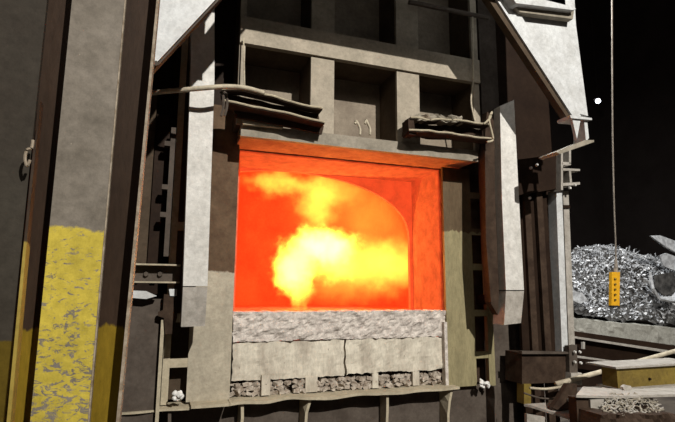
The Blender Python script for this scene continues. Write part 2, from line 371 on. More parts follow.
# castable with an uneven lower edge resting on blocks
rbox((bx0, SY-0.01, z_c0), (bx1, 0.10, ZB+0.012), 90, 14, 0.024, 'cast', 'castable_strip', fur, 0.012, 14)
obj('sill_core', box((bx0, 0.03, z_led), (bx1, 0.12, ZB-0.03)), 'rough', fur)
xm = P(345, 360, SY).x
rbox((bx0+0.01, SY+0.005, z_b0), (xm-0.008, 0.10, z_c0-0.006), 40, 14, 0.008, 'block', 'refractory_block', fur, 0.012, 10)
rbox((xm+0.008, SY+0.0, z_b0+0.01), (bx1-0.0, 0.10, z_c0-0.006), 40, 14, 0.010, 'block', 'refractory_block', fur, 0.016, 10)
obj('brick_bed_back', box((bx0, 0.0, z_led-0.05), (bx1, 0.1, z_b0+0.02)), 'rough', fur)
for px, w in ((266, 0.075), (312, 0.11), (376, 0.06), (417, 0.07)):
    x = P(px, 385, SY-0.02).x
    obj('cleat', box((x-w/2, SY-(0.02 if px == 266 else 0.006), z_led+0.01), (x+w/2, SY+0.03, z_b0+(0.04 if px == 266 else 0.004))), 'block', fur, 0.008)
# broken bricks
def chunk(sx, sy, sz, seed):
    rnd = random.Random(seed); bm = bmesh.new()
    bmesh.ops.create_cube(bm, size=1.0)
    bmesh.ops.subdivide_edges(bm, edges=bm.edges[:], cuts=1)
    for v in bm.verts: v.co = Vector((v.co.x*sx*rnd.uniform(.75, 1.1), v.co.y*sy*rnd.uniform(.75, 1.1), v.co.z*sz*rnd.uniform(.7, 1.15)))
    me = bpy.data.meshes.new('chunk'); bm.to_mesh(me); bm.free(); return me
CH = [chunk(0.065, 0.06, 0.04, s) for s in range(8)]
for me in CH: me.materials.append(MT['brick'])
x = bx0+0.03
rnd = random.Random(4)
while x < bx1-0.03:
    zz = z_led+0.015
    while zz < z_b0-0.015:
        o = bpy.data.objects.new('brick_fragment', rnd.choice(CH)); COL.objects.link(o); o.parent = fur
        o.location = Vector((x+rnd.uniform(-.015, .015), SY+0.045+rnd.uniform(-.03, .02), zz+0.01)) - fur.location
        o.rotation_euler = (rnd.uniform(-.4, .4), rnd.uniform(-.6, .6), rnd.uniform(-.6, .6)); s = rnd.uniform(.6, 1.05); o.scale = (s, s, s)
        zz += 0.036
    x += rnd.uniform(0.038, 0.065)
# warped ledge plate: strip with drooping front edge
def ledge(x0, x1, zc, yf, yb, droop, name='ledge_plate', seed=0, t=0.022):
    bm = bmesh.new(); n = 40; rows = []
    for i in range(n+1):
        x = x0+(x1-x0)*i/n; d = noise.noise(Vector((x*3.1+seed, 0, 0)))*droop; d2 = noise.noise(Vector((x*5+seed, 4, 0)))*0.02
        rows.append([bm.verts.new(v) for v in ((x, yf+d2, zc+d), (x, yb, zc+d*0.3), (x, yb, zc-t+d*0.3), (x, yf+d2, zc-t+d))])
    for a, b in zip(rows, rows[1:]):
        for k in range(4): bm.faces.new((a[k], a[(k+1) % 4], b[(k+1) % 4], b[k]))
    bm.faces.new(rows[0]); bm.faces.new(rows[-1][::-1]); return obj(name, bm, 'jambl', fur, 0, False)
ledge(bx0-0.02, bx1+0.03, z_led, SY-0.16, 0.0, 0.03)
lxa = P(119, 403, SY-0.1).x
ledge(lxa, P(190, 403, SY-.1).x, z_led-0.02, SY-0.16, 0.0, 0.004, seed=5, t=0.014)
ledge(P(190, 403, SY-.1).x+0.002, bx0-0.03, z_led+0.004, SY-0.20, 0.0, 0.006, seed=9)
# lower apron panels with upright stiffeners
lowx = [P(px, 412, SY-0.02).x for px in (100, 169, 240, 302, 383, 443, 490, 526)]
for a, b in zip(lowx, lowx[1:]): obj('apron_panel', box((a+0.006, SY+0.02, 0.0), (b-0.006, SY+0.05, z_led-0.024)), 'mid', fur, 0.003)
for k, x in enumerate(lowx[1:-1]):
    bm = bmesh.new(); rows = []
    for i in range(9):
        t = i/8; z = z_led-0.024-(t*0.9 if i else 0); dx = (0.045*math.exp(-t*9) if k in (2, 4) else 0)+noise.noise(Vector((t*5, k, 0)))*0.012
        rows.append([bm.verts.new(v) for v in ((x+dx-0.012, SY-0.12+0.03*t, z), (x+dx+0.012, SY-0.12+0.03*t, z), (x+0.012, SY+0.02, z), (x-0.012, SY+0.02, z))])
    for a, b in zip(rows, rows[1:]):
        for q in range(4): bm.faces.new((a[q], a[(q+1) % 4], b[(q+1) % 4], b[q]))
    bm.faces.new(rows[0][::-1]); bm.faces.new(rows[-1]); obj('stiffener', bm, 'jambl' if k in (1,2,3,4) else 'mid', fur)
# --- battened columns beside the mouth
JY = -0.14
jl0, jl1 = P(188, 360, JY).x, P(231, 360, JY).x
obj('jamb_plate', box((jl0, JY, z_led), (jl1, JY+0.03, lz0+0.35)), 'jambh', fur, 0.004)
pl0, pl1 = P(163, 360, JY).x, P(170, 360, JY).x
obj('batten_post', box((pl0, JY, z_led-0.01), (pl1, JY+0.05, 4.6)), 'jambl', fur, 0.004)
for py in (363, 318, 226):
    z = P(180, py, JY).z; obj('batten', box((pl1-0.002, JY+0.004, z-0.035), (jl0+0.002, JY+0.03, z+0.035)), 'jambl', fur, 0.004)
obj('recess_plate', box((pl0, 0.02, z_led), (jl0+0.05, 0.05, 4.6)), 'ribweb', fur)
jr0, jr1 = P(446, 300, JY).x, P(474, 300, JY).x
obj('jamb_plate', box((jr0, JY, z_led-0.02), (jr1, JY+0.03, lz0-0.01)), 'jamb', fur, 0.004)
obj('jamb_edge', box((jr0-0.035, JY-0.012, z_led), (jr0-0.002, JY+0.05, P(448, 322, JY).z)), 'cast', fur, 0.004)
pr0, pr1 = P(488, 340, JY).x, P(494, 340, JY).x
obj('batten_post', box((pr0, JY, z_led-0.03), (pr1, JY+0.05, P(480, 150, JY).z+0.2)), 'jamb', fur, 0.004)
for py in (355, 313, 267, 232, 196):
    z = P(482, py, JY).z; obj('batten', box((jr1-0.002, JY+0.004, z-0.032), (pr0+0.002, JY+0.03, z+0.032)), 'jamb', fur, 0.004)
obj('recess_plate', box((jr1-0.05, 0.02, z_led-0.02), (pr1+0.02, 0.05, 4.6)), 'rough', fur)
xr2 = P(526, 350, JY).x
obj('corner_plate', box((pr1+0.004, -0.06, 0.2), (xr2, -0.03, P(500, 200, 0).z)), 'mid', fur, 0.004)
obj('corner_plate', box((P(480, 60, -0.1).x, -0.1, P(500, 150, 0).z), (P(497, 60, -0.1).x, -0.07, ztop)), 'mid', fur, 0.004)
obj('side_wall_plate', box((P(476, 60, 0).x, 0.02, z_led), (P(553, 150, 0).x, 0.05, ztop)), 'dark', fur, 0.0)
# left of the shell: dark plate between guide and ribs
obj('corner_plate', box((P(214, 60, -0.06).x, -0.06, lz0-0.2), (P(243, 60, -0.06).x, -0.03, ztop)), 'dark', fur, 0.004)
obj('side_wall_plate', box((P(118, 60, 0.1).x-1.2, 0.1, z_led), (P(243, 60, 0.1).x, 0.13, ztop)), 'dark', fur)

# ================================================================ SIDE FRAME left of the furnace, behind the column
sf = thing('side_frame', 'brown steel access frame with bolted cross channel, between yellow column and furnace', 'frame', (P(150, 400, -0.3).x, -0.25, 0))
FYs = -0.30
obj('lower_panel', box((P(112, 350, FYs).x-0.3, FYs+0.06, 0), (P(162, 350, FYs).x, FYs+0.09, P(150, 299, FYs).z)), 'mid', sf, 0.004)
obj('upper_panel', box((P(112, 200, FYs).x-0.3, FYs+0.16, P(150, 264, FYs).z), (P(150, 200, FYs).x, FYs+0.19, 3.3)), 'ribweb', sf, 0.004)
obj('upper_panel', box((P(151, 200, FYs).x, FYs+0.2, P(150, 264, FYs).z), (P(166, 200, FYs).x, FYs+0.23, 3.1)), 'dark', sf, 0.004)
obj('upright', box((P(167, 200, FYs).x, FYs+0.05, P(168, 256, FYs).z), (P(172, 200, FYs).x, FYs+0.1, P(168, 125, FYs).z)), 'mid', sf, 0.004)
obj('upright', box((P(160, 340, FYs).x, FYs+0.0, 0), (P(163.5, 340, FYs).x, FYs+0.1, P(160, 320, FYs).z)), 'jambl', sf, 0.004)
for py in (142, 186, 214):
    z = P(168, py, FYs).z; obj('hinge_lug', box((P(161, 200, FYs).x, FYs+0.04, z-0.02), (P(167, 200, FYs).x, FYs+0.1, z+0.02)), 'mid', sf, 0.004)
za, zb = P(150, 264, FYs).z, P(150, 283, FYs).z; xa, xb = P(112, 270, FYs).x-0.3, P(180, 270, FYs).x
ch = obj('cross_channel', box((xa, FYs+0.03, zb), (xb, FYs+0.045, za)), 'mid', sf, 0.002)
obj('flange', box((xa, FYs-0.06, za-0.012), (xb, FYs+0.03, za)), 'jambl', sf, 0.003); obj('flange', box((xa, FYs-0.06, zb), (xb, FYs+0.03, zb+0.012)), 'jambl', sf, 0.003)
for px in (146, 160): bolt(P(px, 274, FYs+0.02), 0.022, ch)
# bent bracket plate with jagged edge
bm = prism([P(x, y, FYs-0.02) for x, y in ((164, 294), (178, 296), (177, 318), (172, 334), (165, 334), (164, 318), (158, 316), (158, 312), (163, 310))], (0, 0.03, 0))
obj('jagged_bracket', bm, 'rough', sf, 0.004)
obj('pale_lip', plate([(121, 290), (146, 291), (157, 296), (146, 299), (121, 297)], FYs-0.03, 0.04), 'white', sf, 0.003)
obj('pale_lip', plate([(169, 289), (177, 289), (177, 296), (170, 296)], FYs-0.03, 0.03), 'white', sf, 0.003)

# ================================================================ GUIDES
def guide(name, up_, low_, Y, d, label, pool_m='guide'):
    base = P(*low_[-1], Y)
    t = thing(name, label, 'steel guide', (base.x, Y+d/2, base.z))
    obj('upper_length', plate(up_, Y, d), pool_m, t, 0.006)
    obj('lower_length', plate(low_, Y+0.004, d-0.008), 'guide2', t, 0.006)
    return t
g1 = guide('door_guide', [(190, -90), (214.5, -90), (214.5, 80), (207.5, 286), (183, 286), (191, 60)], [(183, 287), (207.5, 287), (205, 326), (181, 327)], -0.52, 0.16, 'tall pale steel door guide left of the glowing furnace mouth')
for z in (P(200, 110, -.4).z, P(200, 300, -.4).z): obj('standoff', box((P(190, 200, -.4).x+0.03, -0.362, z-0.05), (P(205, 200, -.4).x, 0.03, z+0.05)), 'dark', g1)
# right guide: front face bright, side lit by the fire
t2 = thing('door_guide', 'pale steel door guide right of the furnace mouth, top half in shadow', 'steel guide', (P(512, 324, -.6).x, -0.45, P(512, 324, -.6).z))
obj('upper_length', plate([(500, 106), (514, 100), (518, 180), (524, 290), (506, 290), (502, 200)], -0.60, 0.17), 'guide', t2, 0.006)
obj('lower_length', plate([(506, 291), (524, 291), (521, 323), (504, 325)], -0.598, 0.166), 'guide2', t2, 0.006)
obj('side_channel', plate([(500, 106), (506, 290), (504, 325), (490, 302), (486, 240), (484, 150), (487, 112)], -0.50, 0.08), 'rough', t2, 0.004)
obj('side_flange', plate([(485, 150), (487.5, 150), (489, 240), (493, 302), (491, 302), (486, 240)], -0.53, 0.05), 'rough', t2, 0.002)
for z in (P(500, 130, -.4).z, P(508, 300, -.4).z): obj('standoff', box((P(497, 200, -.4).x, -0.43, z-0.05), (P(507, 200, -.4).x, 0.03, z+0.05)), 'dark', t2)

# ================================================================ HOOD LEGS (white painted)
HY = -1.40         # left strut; the right one stands nearer the furnace
hl = thing('hood_strut', 'white painted slanting hood strut at the top left, behind the yellow column', 'hood strut', P(110, 110, HY))
obj('web', prism([P(x, y, HY+0.05) for x, y in ((40, -120), (275, -120), (155, 55), (60, 160))], (0, 0.03, 0)), 'white', hl, 0.003)
obj('flange', prism([P(x, y, HY) for x, y in ((262, -90), (296, -90), (215, 0), (157, 62), (66, 160), (66, 128), (155, 37), (190, 0))], (0, 0.08, 0)), 'white', hl, 0.005)
obj('edge_strip', prism([P(x, y, HY+0.02) for x, y in ((297, -89), (300, -88), (217.5, 1.5), (158.5, 65), (69, 162), (66.5, 160.5), (157.5, 62.5), (215.5, 0.5))], (0, 0.06, 0)), 'mid', hl, 0.0)
bolt(P(156, 64, HY-0.01), 0.02, hl)
HY = -1.10
hr = thing('hood_strut', 'white painted slanting hood strut at the top right, tapering to a footed point', 'hood strut', P(583, 146, HY))
obj('web', prism([P(x, y, HY+0.04) for x, y in ((440, -100), (569, -100), (576, 25), (588, 116), (574, 112))], (0, 0.03, 0)), 'white', hr, 0.004)
obj('flange', prism([P(x, y, HY) for x, y in ((432, -100), (446, -100), (512, 0), (581, 116), (574, 118), (497, 0))], (0, 0.09, 0)), 'white', hr, 0.004)
obj('edge_strip', prism([P(x, y, HY+0.02) for x, y in ((424, -100), (431, -100), (496, 0), (573, 118), (568, 119), (489, 0))], (0, 0.07, 0)), 'ribweb', hr, 0.003)
obj('cross_bar', prism([P(x, y, HY-0.10) for x, y in ((506, -12), (560, -12), (576, 9), (573, 10), (516, 3))], (0, 0.15, 0)), 'white', hr, 0.004)
obj('cross_bar_underside', prism([P(x, y, HY-0.04) for x, y in ((511, 2), (574, 10), (573, 19), (520, 12))], (0, 0.06, 0)), 'dusty', hr, 0.002)
obj('foot_plate', prism([P(x, y, HY-0.05) for x, y in ((570, 115), (592, 118), (592, 120), (571, 118))], (0, 0.16, 0)), 'white', hr, 0.002)
obj('foot_gusset', prism([P(x, y, HY-0.03) for x, y in ((572, 118), (581, 118), (577, 139))], (0, 0.03, 0)), 'white', hr, 0.002)
obj('foot_web', prism([P(x, y, HY-0.02) for x, y in ((584, 119), (587, 119), (589, 138), (586, 142))], (0, 0.14, 0)), 'white', hr, 0.002)
obj('rear_edge', prism([P(x, y, HY+0.08) for x, y in ((578, 84), (580, 84), (586, 112), (583, 116))], (0, 0.03, 0)), 'white', hr, 0.002)
obj('foot_channel', prism([P(x, y, HY-0.06) for x, y in ((594, 140), (585, 140), (556, 152), (560, 154), (594, 142))], (0, 0.22, 0)), 'dusty', hr, 0.002)
# unseen hood skirt added between the legs to cast shadow on the furnace
hz = P(345, 46, -0.42).z + 0.78*0.47
hb = thing('hood', 'unseen steel hood skirt added above the two white struts to shade the furnace front', 'hood', (1.9, HY, hz))
obj('shade_skirt', box((0.3, HY-0.1, hz), (3.4, HY+0.05, hz+1.2)), 'white', hb, 0.01)
zs = P(200, 63, -0.52).z + 0.68*0.47
obj('shade_tab', box((-0.9, HY-0.11, zs), (P(204, 60, -0.52).x+0.06, HY-0.101, hz+1.2)), 'white', hb)  # unseen tabs added to shade the top of the left door guide
obj('shade_tab', box((P(204, 60, -0.52).x+0.062, HY-0.11, zs-0.09), (P(214, 60, -0.52).x+0.1, HY-0.101, hz+1.2)), 'white', hb)

# ================================================================ LOOSE AND HANGING STEEL OVER THE MOUTH
def bent_channel(name, top, bot, Y, d, label, seed, m='rough'):
    """crumpled U-channel lying open to the front: web at the back, two lips coming forward"""
    n = 26; L0 = [P(x, y, Y) for x, y in top]; L1 = [P(x, y, Y) for x, y in bot]
    def along(L, t):
        s = t*(len(L)-1); i = min(int(s), len(L)-2); return L[i].lerp(L[i+1], s-i)
    base = P(*bot[len(bot)//2], Y); t_ = thing(name, label, 'bent steel', (base.x, Y+d/2, base.z))
    def wob(p, k): return Vector((0, noise.noise(p*6+Vector((k+seed, 0, 0)))*0.03, noise.noise(p*7+Vector((0, k+seed, 0)))*0.014))
    def strip(pa, pb, th, nm, mm):
        bm = bmesh.new(); rows = []
        for i in range(n+1):
            a, b, c = pa(i/n), pb(i/n), None
            rows.append([bm.verts.new(v) for v in (a, b, b+th, a+th)])
        for a, b in zip(rows, rows[1:]):
            for q in range(4): bm.faces.new((a[q], a[(q+1) % 4], b[(q+1) % 4], b[q]))
        bm.faces.new(rows[0]); bm.faces.new(rows[-1][::-1]); return obj(nm, bm, mm, t_)
    back = Vector((0, d, 0))
    strip(lambda t: along(L0, t)+back*0.9+wob(along(L0, t), 1), lambda t: along(L1, t)+back*0.9+wob(along(L1, t), 1), Vector((0, 0.012, 0)), 'web', m)
    up_ = Vector((0, 0, 0.020))
    strip(lambda t: along(L0, t)+wob(along(L0, t), 2), lambda t: along(L0, t)+back*0.92, up_, 'lip', 'rough')
    strip(lambda t: along(L1, t)+wob(along(L1, t), 3)-Vector((0, 0.02, 0)), lambda t: along(L1, t)+back*0.92, up_, 'lip', 'rough')
    for L, k in ((L0, 2), (L1, 3)):
        obj('pale_edge', tube([along(L, i/n)+wob(along(L, i/n), k)+Vector((0, -0.006-(0.02 if k == 3 else 0), 0.016)) for i in range(n+1)], 0.009, 6), 'jambl', t_)  # pale tubes painted as the light caught along the lips
    return t_
b1 = bent_channel('bent_channel', [(222, 91), (240, 91), (262, 96), (290, 103), (322, 111)], [(224, 104), (238, 107), (262, 111), (295, 118), (324, 125)], -0.60, 0.10, 'bent dark steel channel hanging above the left end of the furnace lintel', 1)
b2 = bent_channel('bent_channel', [(410, 119), (428, 121), (450, 121), (470, 124), (490, 126)], [(408, 133), (428, 134), (450, 136), (474, 139), (492, 141)], -0.60, 0.12, 'crumpled steel channel with curled end above the right end of the lintel', 9)
# crumpled scrap on the right channel, side end plates
rbm = slab([(416, 113), (462, 116), (466, 123), (412, 119)], -0.60, 0.10, 24, 5, 0.035, 12, 0.03); obj('crumpled_flap', rbm, 'dusty', b2)
obj('end_flap', plate([(408, 119), (413, 116), (416, 135), (409, 134)], -0.60, 0.12), 'rough', b2, 0.003)
obj('curled_end', tube(curve([P(x, y, -0.64) for x, y in ((484, 124), (490, 118), (492, 112), (489, 119), (492, 133), (493, 140), (487, 142))], 4), 0.010, 6), 'jambl', b2)
obj('shade_sheet', plate([(233, 108), (324, 126), (322, 134), (300, 129), (236, 117)], -0.50, 0.03), 'rough', b1, 0.003)  # dark sheet put in for the shade below the channel
for off in (0, 3.5): obj('hanging_loop', tube(curve([P(x+off, y, -0.66+off*0.01) for x, y in ((220, 92), (223, 95), (223.5, 106), (221, 116))], 4), 0.011, 6), 'mid', b1)
pp = tag(obj('steel_pipe', tube(curve([P(x, y, Y) for x, y, Y in ((128, 96, -0.42), (160, 92, -0.60), (205, 88, -0.72), (226, 86.5, -0.72), (246, 88, -0.70), (264, 93, -0.66))], 5), 0.019, 10), 'pipe', smooth=True),
         'pale thin steel pipe crossing in front of the left door guide', 'pipe')
sp = tag(obj('lit_panel_strip', plate([(243, 116), (283, 122), (283, 128), (243, 124)], -0.47, 0.04), 'jambl', None, 0.004), 'pale strip standing for the lit shell panel under the left bent channel', 'steel strip')  # pale plate painted as the lit part of the recessed shell panel
for px, lb in ((357, 'left small steel hook standing on the furnace lintel'), (367, 'right, taller small steel hook standing on the furnace lintel')):
    tag(obj('lifting_hook', tube(curve([P(px+dx, y, -0.38) for dx, y in ((3, 135), (3, 129), (1, 124), (-1, 121 - (px-357)*0.1), (-2, 124))], 5), 0.012, 7), 'pipe', smooth=True), lb, 'hook')
tag(obj('steel_rod', tube([P(409, 2, -0.46), P(488, 18, -0.46)], 0.024, 8), 'mid'), 'grey steel rod across the upper right furnace ribs', 'rod')
tag(obj('rib_line', tube(curve([P(x, y, -0.46) for x, y in ((472.5, 17), (473, 60), (473, 82), (471, 100), (473, 113), (475, 121))], 4), 0.009, 6), 'pipe'), 'thin pale wire hanging down the right rib to the crumpled channel', 'wire')
tag(obj('rib_line', tube([P(243.5, 38, -0.46), P(244.5, 88, -0.52)], 0.007, 6), 'pipe'), 'thin pale rod standing for the light edge of the upper left furnace rib', 'wire')  # thin rod added for the light line along the rib edge
# white wool tufts on the ledge
def tuft(px, py, Y, label):
    bm = bmesh.new(); r = random.Random(px)
    for k in range(11):
        c = P(px+r.uniform(-5, 5), py+r.uniform(-4, 3), Y+r.uniform(-.03, .03))
        bmesh.ops.create_icosphere(bm, subdivisions=2, radius=r.uniform(.012, .024), matrix=Matrix.Translation(c))
    for v in bm.verts: v.co += noise.noise_vector(v.co*40)*0.012
    tag(obj('wool_tuft', bm, 'rag', smooth=True), label, 'wool', 'white wool tufts on the ledge')
tuft(177, 397, -0.24, 'white wool tuft on the ledge at the left batten post')
tuft(484, 384, -0.2, 'white wool tuft on the ledge at the right batten post')

# ================================================================ FOREGROUND COLUMNS
def tall(pts_top, pts_bot, Y, d, ztop_=4.3):
    t = [P(x, y, Y) for x, y in pts_top]; b = [P(x, y, Y) for x, y in pts_bot]
    return prism([ext(t[0], b[0], ztop_), ext(t[1], b[1], ztop_), ext(t[1], b[1], 0.0), ext(t[0], b[0], 0.0)], (0, d, 0))
col = thing('steel_column', 'grey steel column with chipped yellow paint on its lower half, at front left', 'column', (P(75, 300, -2.1).x, -2.1, 0))
obj('cover_plate', tall([(72, 0), (125, 0)], [(30, 422), (88, 422)], -2.2, 0.03), 'column', col, 0.003)
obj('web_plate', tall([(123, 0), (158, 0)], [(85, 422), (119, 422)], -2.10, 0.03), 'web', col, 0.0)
obj('flange_edge', tall([(156.5, 0), (159, 0)], [(116, 422), (119.5, 422)], -2.22, 0.15), 'edge', col, 0.001)
obj('cover_edge', tall([(124.6, 0), (126, 0)], [(87.6, 422), (89.4, 422)], -2.203, 0.04), 'edge', col, 0.0)
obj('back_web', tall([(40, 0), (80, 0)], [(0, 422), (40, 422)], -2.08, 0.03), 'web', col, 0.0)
lc = thing('steel_column', 'dull grey steel column at the far left edge, beside the yellow column', 'column', (P(10, 300, -2.3).x, -2.3, 0))
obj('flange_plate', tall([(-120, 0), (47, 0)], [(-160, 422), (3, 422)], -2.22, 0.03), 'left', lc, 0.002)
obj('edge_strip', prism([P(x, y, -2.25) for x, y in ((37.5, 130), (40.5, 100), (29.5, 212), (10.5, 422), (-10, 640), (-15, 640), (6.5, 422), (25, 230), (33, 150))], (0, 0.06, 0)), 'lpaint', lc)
lat = obj('latch', tube(curve([P(x, y, -2.28) for x, y in ((33, 140), (31.5, 148), (27, 150), (25, 158), (27, 166), (30, 160))], 4), 0.006, 7), 'edge', lc)

# ================================================================ RIGHT STANCHION
RSY = -0.35
rs = thing('steel_stanchion', 'dark fluted steel stanchion with pale edge, right of the furnace', 'stanchion', (P(552, 350, RSY).x, RSY, 0))
for a, b, yy in ((524, 531, .08), (531, 537, .04), (537, 543, .08), (543, 549, .03), (549, 556, .07)):
    obj('flute', box((P(a, 270, RSY).x, RSY+yy, 0.1), (P(b, 270, RSY).x, RSY+yy+0.04, P(540, 186, RSY).z)), 'rough' if yy < .05 else 'dark', rs, 0.004)
obj('pale_flange', plate([(556, 190), (562, 191), (568, 350), (562, 352)], RSY-0.02, 0.12), 'white', rs, 0.003)
obj('side_flange', plate([(563, 191), (568.5, 191), (575, 347), (569, 349)], RSY+0.02, 0.08), 'guide2', rs, 0.003)
obj('collar', plate([(563, 205), (570, 205), (570.5, 208), (563, 208)], RSY, 0.12), 'dark', rs, 0.002)
obj('top_beam', plate([(514, 160), (561, 154), (561, 188), (514, 196)], RSY-0.05, 0.25), 'dark', rs, 0.006)
for pts in ([(561, 152), (563, 152), (563, 190), (561, 190)], [(569, 150), (571, 150), (571, 164), (569, 164)], [(562, 162), (571, 162), (571, 165), (562, 165)],
            [(562, 168), (580, 169), (580, 171), (562, 170.5)], [(569, 171), (571, 171), (572, 183), (570, 183)], [(562, 183), (580, 182), (580, 184.5), (562, 186)]):
    obj('bracket_plate', plate(pts, RSY-0.12, 0.16), 'guide2', rs, 0.002)
for px, py in ((570, 188), (575, 185), (537, 165), (531, 168), (530, 198)): bolt(P(px, py, RSY-0.13), 0.015, rs, 'guide')
obj('bottom_beam', plate([(522, 353), (571, 353), (571, 382), (522, 384)], RSY-0.05, 0.25), 'rough', rs, 0.004)
obj('beam_lip', plate([(522, 351), (571, 352), (571, 354), (522, 354)], RSY-0.09, 0.05), 'mid', rs, 0.002)
obj('end_plate', plate([(569, 346), (577, 345), (578, 384), (570, 384)], RSY-0.10, 0.06), 'mid', rs, 0.004)
obj('end_block', plate([(571, 373), (582, 373), (582, 385), (571, 385)], RSY-0.12, 0.10), 'guide2', rs, 0.004)
for px, py in ((575, 352), (575, 362), (581, 363), (580, 352)): bolt(P(px, py, RSY-0.13), 0.014, rs, 'guide')
tag(obj('timber_block', plate([(524, 384), (531, 384), (531, 404), (524, 404)], -0.42, 0.1), 'yellow', None, 0.005), 'small upright yellow timber block under the stanchion beam', 'block')

# ================================================================ SCRAP BAY on the right
BY = 2.6                                                       # front kerb of the bay
kx0, kx1 = P(562, 320, BY).x, P(790, 330, BY).x
kz1 = P(620, 325, BY).z; kz0 = P(620, 336, BY).z
bay = thing('scrap_bay', 'concrete kerbed scrap bay with rusty steel channel front, right of the furnace', 'scrap bay', ((kx0+kx1)/2, BY, 0))
def qbox(q, Y, d, m, name, amp=0.0, nx=40, nz=4): return obj(name, slab(q, Y, d, nx, nz, amp, 6, amp*0.5), m, bay)
qbox([(560, 317), (720, 333), (720, 358), (560, 331)], BY, 0.5, 'conc', 'kerb', 0.03)
bm = bmesh.new(); nx, ny = 50, 16; G = []
a0, a1 = P(560, 317, BY), P(720, 333, BY); bz = P(640, 316, BY+1.0).z
for j in range(ny+1):
    row = []
    for i in range(nx+1):
        p = a0.lerp(a1, i/nx); p = Vector((p.x, BY+j*0.12, p.z+0.12*j/ny)); p.z += noise.fractal(p*3, .9, 2, 4)*0.035; row.append(bm.verts.new(p))
    G.append(row)
for j in range(ny):
    for i in range(nx): bm.faces.new((G[j][i], G[j][i+1], G[j+1][i+1], G[j+1][i]))
dep = bmesh.ops.extrude_face_region(bm, geom=bm.faces[:]); 
for v in [e for e in dep['geom'] if isinstance(e, bmesh.types.BMVert)]: v.co.z -= 0.3
obj('bay_bed', bm, 'conc', bay)
qbox([(560, 329), (720, 352), (720, 358), (560, 334)], BY-0.12, 0.12, 'dark', 'channel')
qbox([(560, 334), (720, 358), (720, 361), (560, 336)], BY-0.2, 0.2, 'guide2', 'channel_lip')
qbox([(560, 336), (720, 361), (720, 412), (560, 384)], BY-0.05, 0.05, 'dark', 'front_plate')
qbox([(560, 353), (650, 366), (720, 376), (560, 355.5)], BY-0.5, 0.08, 'guide2', 'lower_rail')
qbox([(583, 342), (585, 342), (585, 349), (583, 349)], BY-0.25, 0.04, 'guide2', 'hanger', nx=2, nz=2)
# scrap heap: mound + individual strips
heapY = BY+0.25
def heap_h(px):                                              # crest row in the photo
    tab = [(555, 290), (578, 276), (592, 262), (608, 252), (626, 249), (645, 251), (662, 257), (680, 260), (740, 278), (800, 305)]
    for (a, ya), (b, yb) in zip(tab, tab[1:]):
        if a <= px <= b: return ya+(yb-ya)*(px-a)/(b-a)
    return 290
bm = bmesh.new(); G = []; nx, nz = 70, 34
for j in range(nz+1):
    row = []
    for i in range(nx+1):
        px = 552+i/nx*240; v = j/nz; Y = heapY+v*1.5
        zt = P(px, heap_h(px), heapY+1.5).z; zb_ = P(px, 319+(px-575)*0.11, heapY).z
        x = P(px, 300, heapY+0.7).x; z = zb_+(zt-zb_)*math.sin(v*math.pi/2)
        p = Vector((x, Y, z)); p += noise.noise_vector(p*7)*0.10+noise.noise_vector(p*19)*0.05; row.append(bm.verts.new(p))
    G.append(row)
for j in range(nz):
    for i in range(nx): bm.faces.new((G[j][i], G[j][i+1], G[j+1][i+1], G[j+1][i]))
# close the mound down to the bed at the back
brow = [bm.verts.new((g.co.x, heapY+2.2, 1.1)) for g in G[-1]]
for i in range(nx): bm.faces.new((G[-1][i], G[-1][i+1], brow[i+1], brow[i]))
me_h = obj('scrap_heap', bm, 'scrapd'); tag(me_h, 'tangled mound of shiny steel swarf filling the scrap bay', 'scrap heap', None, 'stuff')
def ribbon(seed):
    r = random.Random(seed); kind = seed % 4; bm = bmesh.new(); pts = []
    n = 9
    if kind == 0: pts = [Vector((0.09*math.cos(t*0.75), 0.02*t, 0.09*math.sin(t*0.75))) for t in range(n)]
    elif kind == 1: pts = [Vector((0.035*t-0.14, 0.03*math.sin(t*0.9), 0.02*math.cos(t*1.1))) for t in range(n)]
    elif kind == 2: pts = [Vector((0.03*t-0.1, 0.01*t*t*0.15, -0.004*t*t+0.01*t)) for t in range(n)]
    else: pts = [Vector((0.055*math.cos(t*1.3), 0.055*math.sin(t*1.3), 0.022*t-0.08)) for t in range(n)]
    w = r.uniform(.018, .04); rows = []
    for i, p in enumerate(pts):
        q = Vector((r.uniform(-.2, .2), 1, r.uniform(-.2, .2))).normalized() if kind != 3 else Vector((0, 0, 1))
        a = p-q*w/2; b = p+q*w/2; u = Vector((0, 0, 0.005)) if kind != 3 else p.normalized()*0.005
        rows.append([bm.verts.new(v) for v in (a, b, b+u, a+u)])
    for a, b in zip(rows, rows[1:]):
        for k in range(4): bm.faces.new((a[k], a[(k+1) % 4], b[(k+1) % 4], b[k]))
    bm.faces.new(rows[0]); bm.faces.new(rows[-1][::-1]); bmesh.ops.recalc_face_normals(bm, faces=bm.faces)
    me = bpy.data.meshes.new('ribbon'); bm.to_mesh(me); bm.free(); me.materials.append(MT['scrap']); return me
RB = [ribbon(s) for s in range(12)]
first = None; r = random.Random(11)
for k in range(300):
    px = r.uniform(566, 700); v = r.random()**0.8; Y = heapY+v*1.5-0.06
    zt = P(px, heap_h(px), heapY+1.5).z; zb_ = P(px, 319+(px-575)*0.11, heapY).z
    x = P(px, 300, heapY+0.7).x; z = zb_+(zt-zb_)*math.sin(v*math.pi/2)+0.03
    if first is None:
        o = bpy.data.objects.new('scrap_strip', RB[0]); first = o
        tag(o, 'short curled bright steel strip lying in the scrap heap', 'scrap strip', 'curled strips in the scrap heap')
    else: o = first.copy(); o.data = RB[k % 12]
    COL.objects.link(o); o.location = (x, Y, z); o.rotation_euler = (r.uniform(0, 6.3), r.uniform(0, 6.3), r.uniform(0, 6.3)); s = r.uniform(.4, .95); o.scale = (s, s, s)
bm = bmesh.new(); r = random.Random(21)          # the fine swarf between the strips
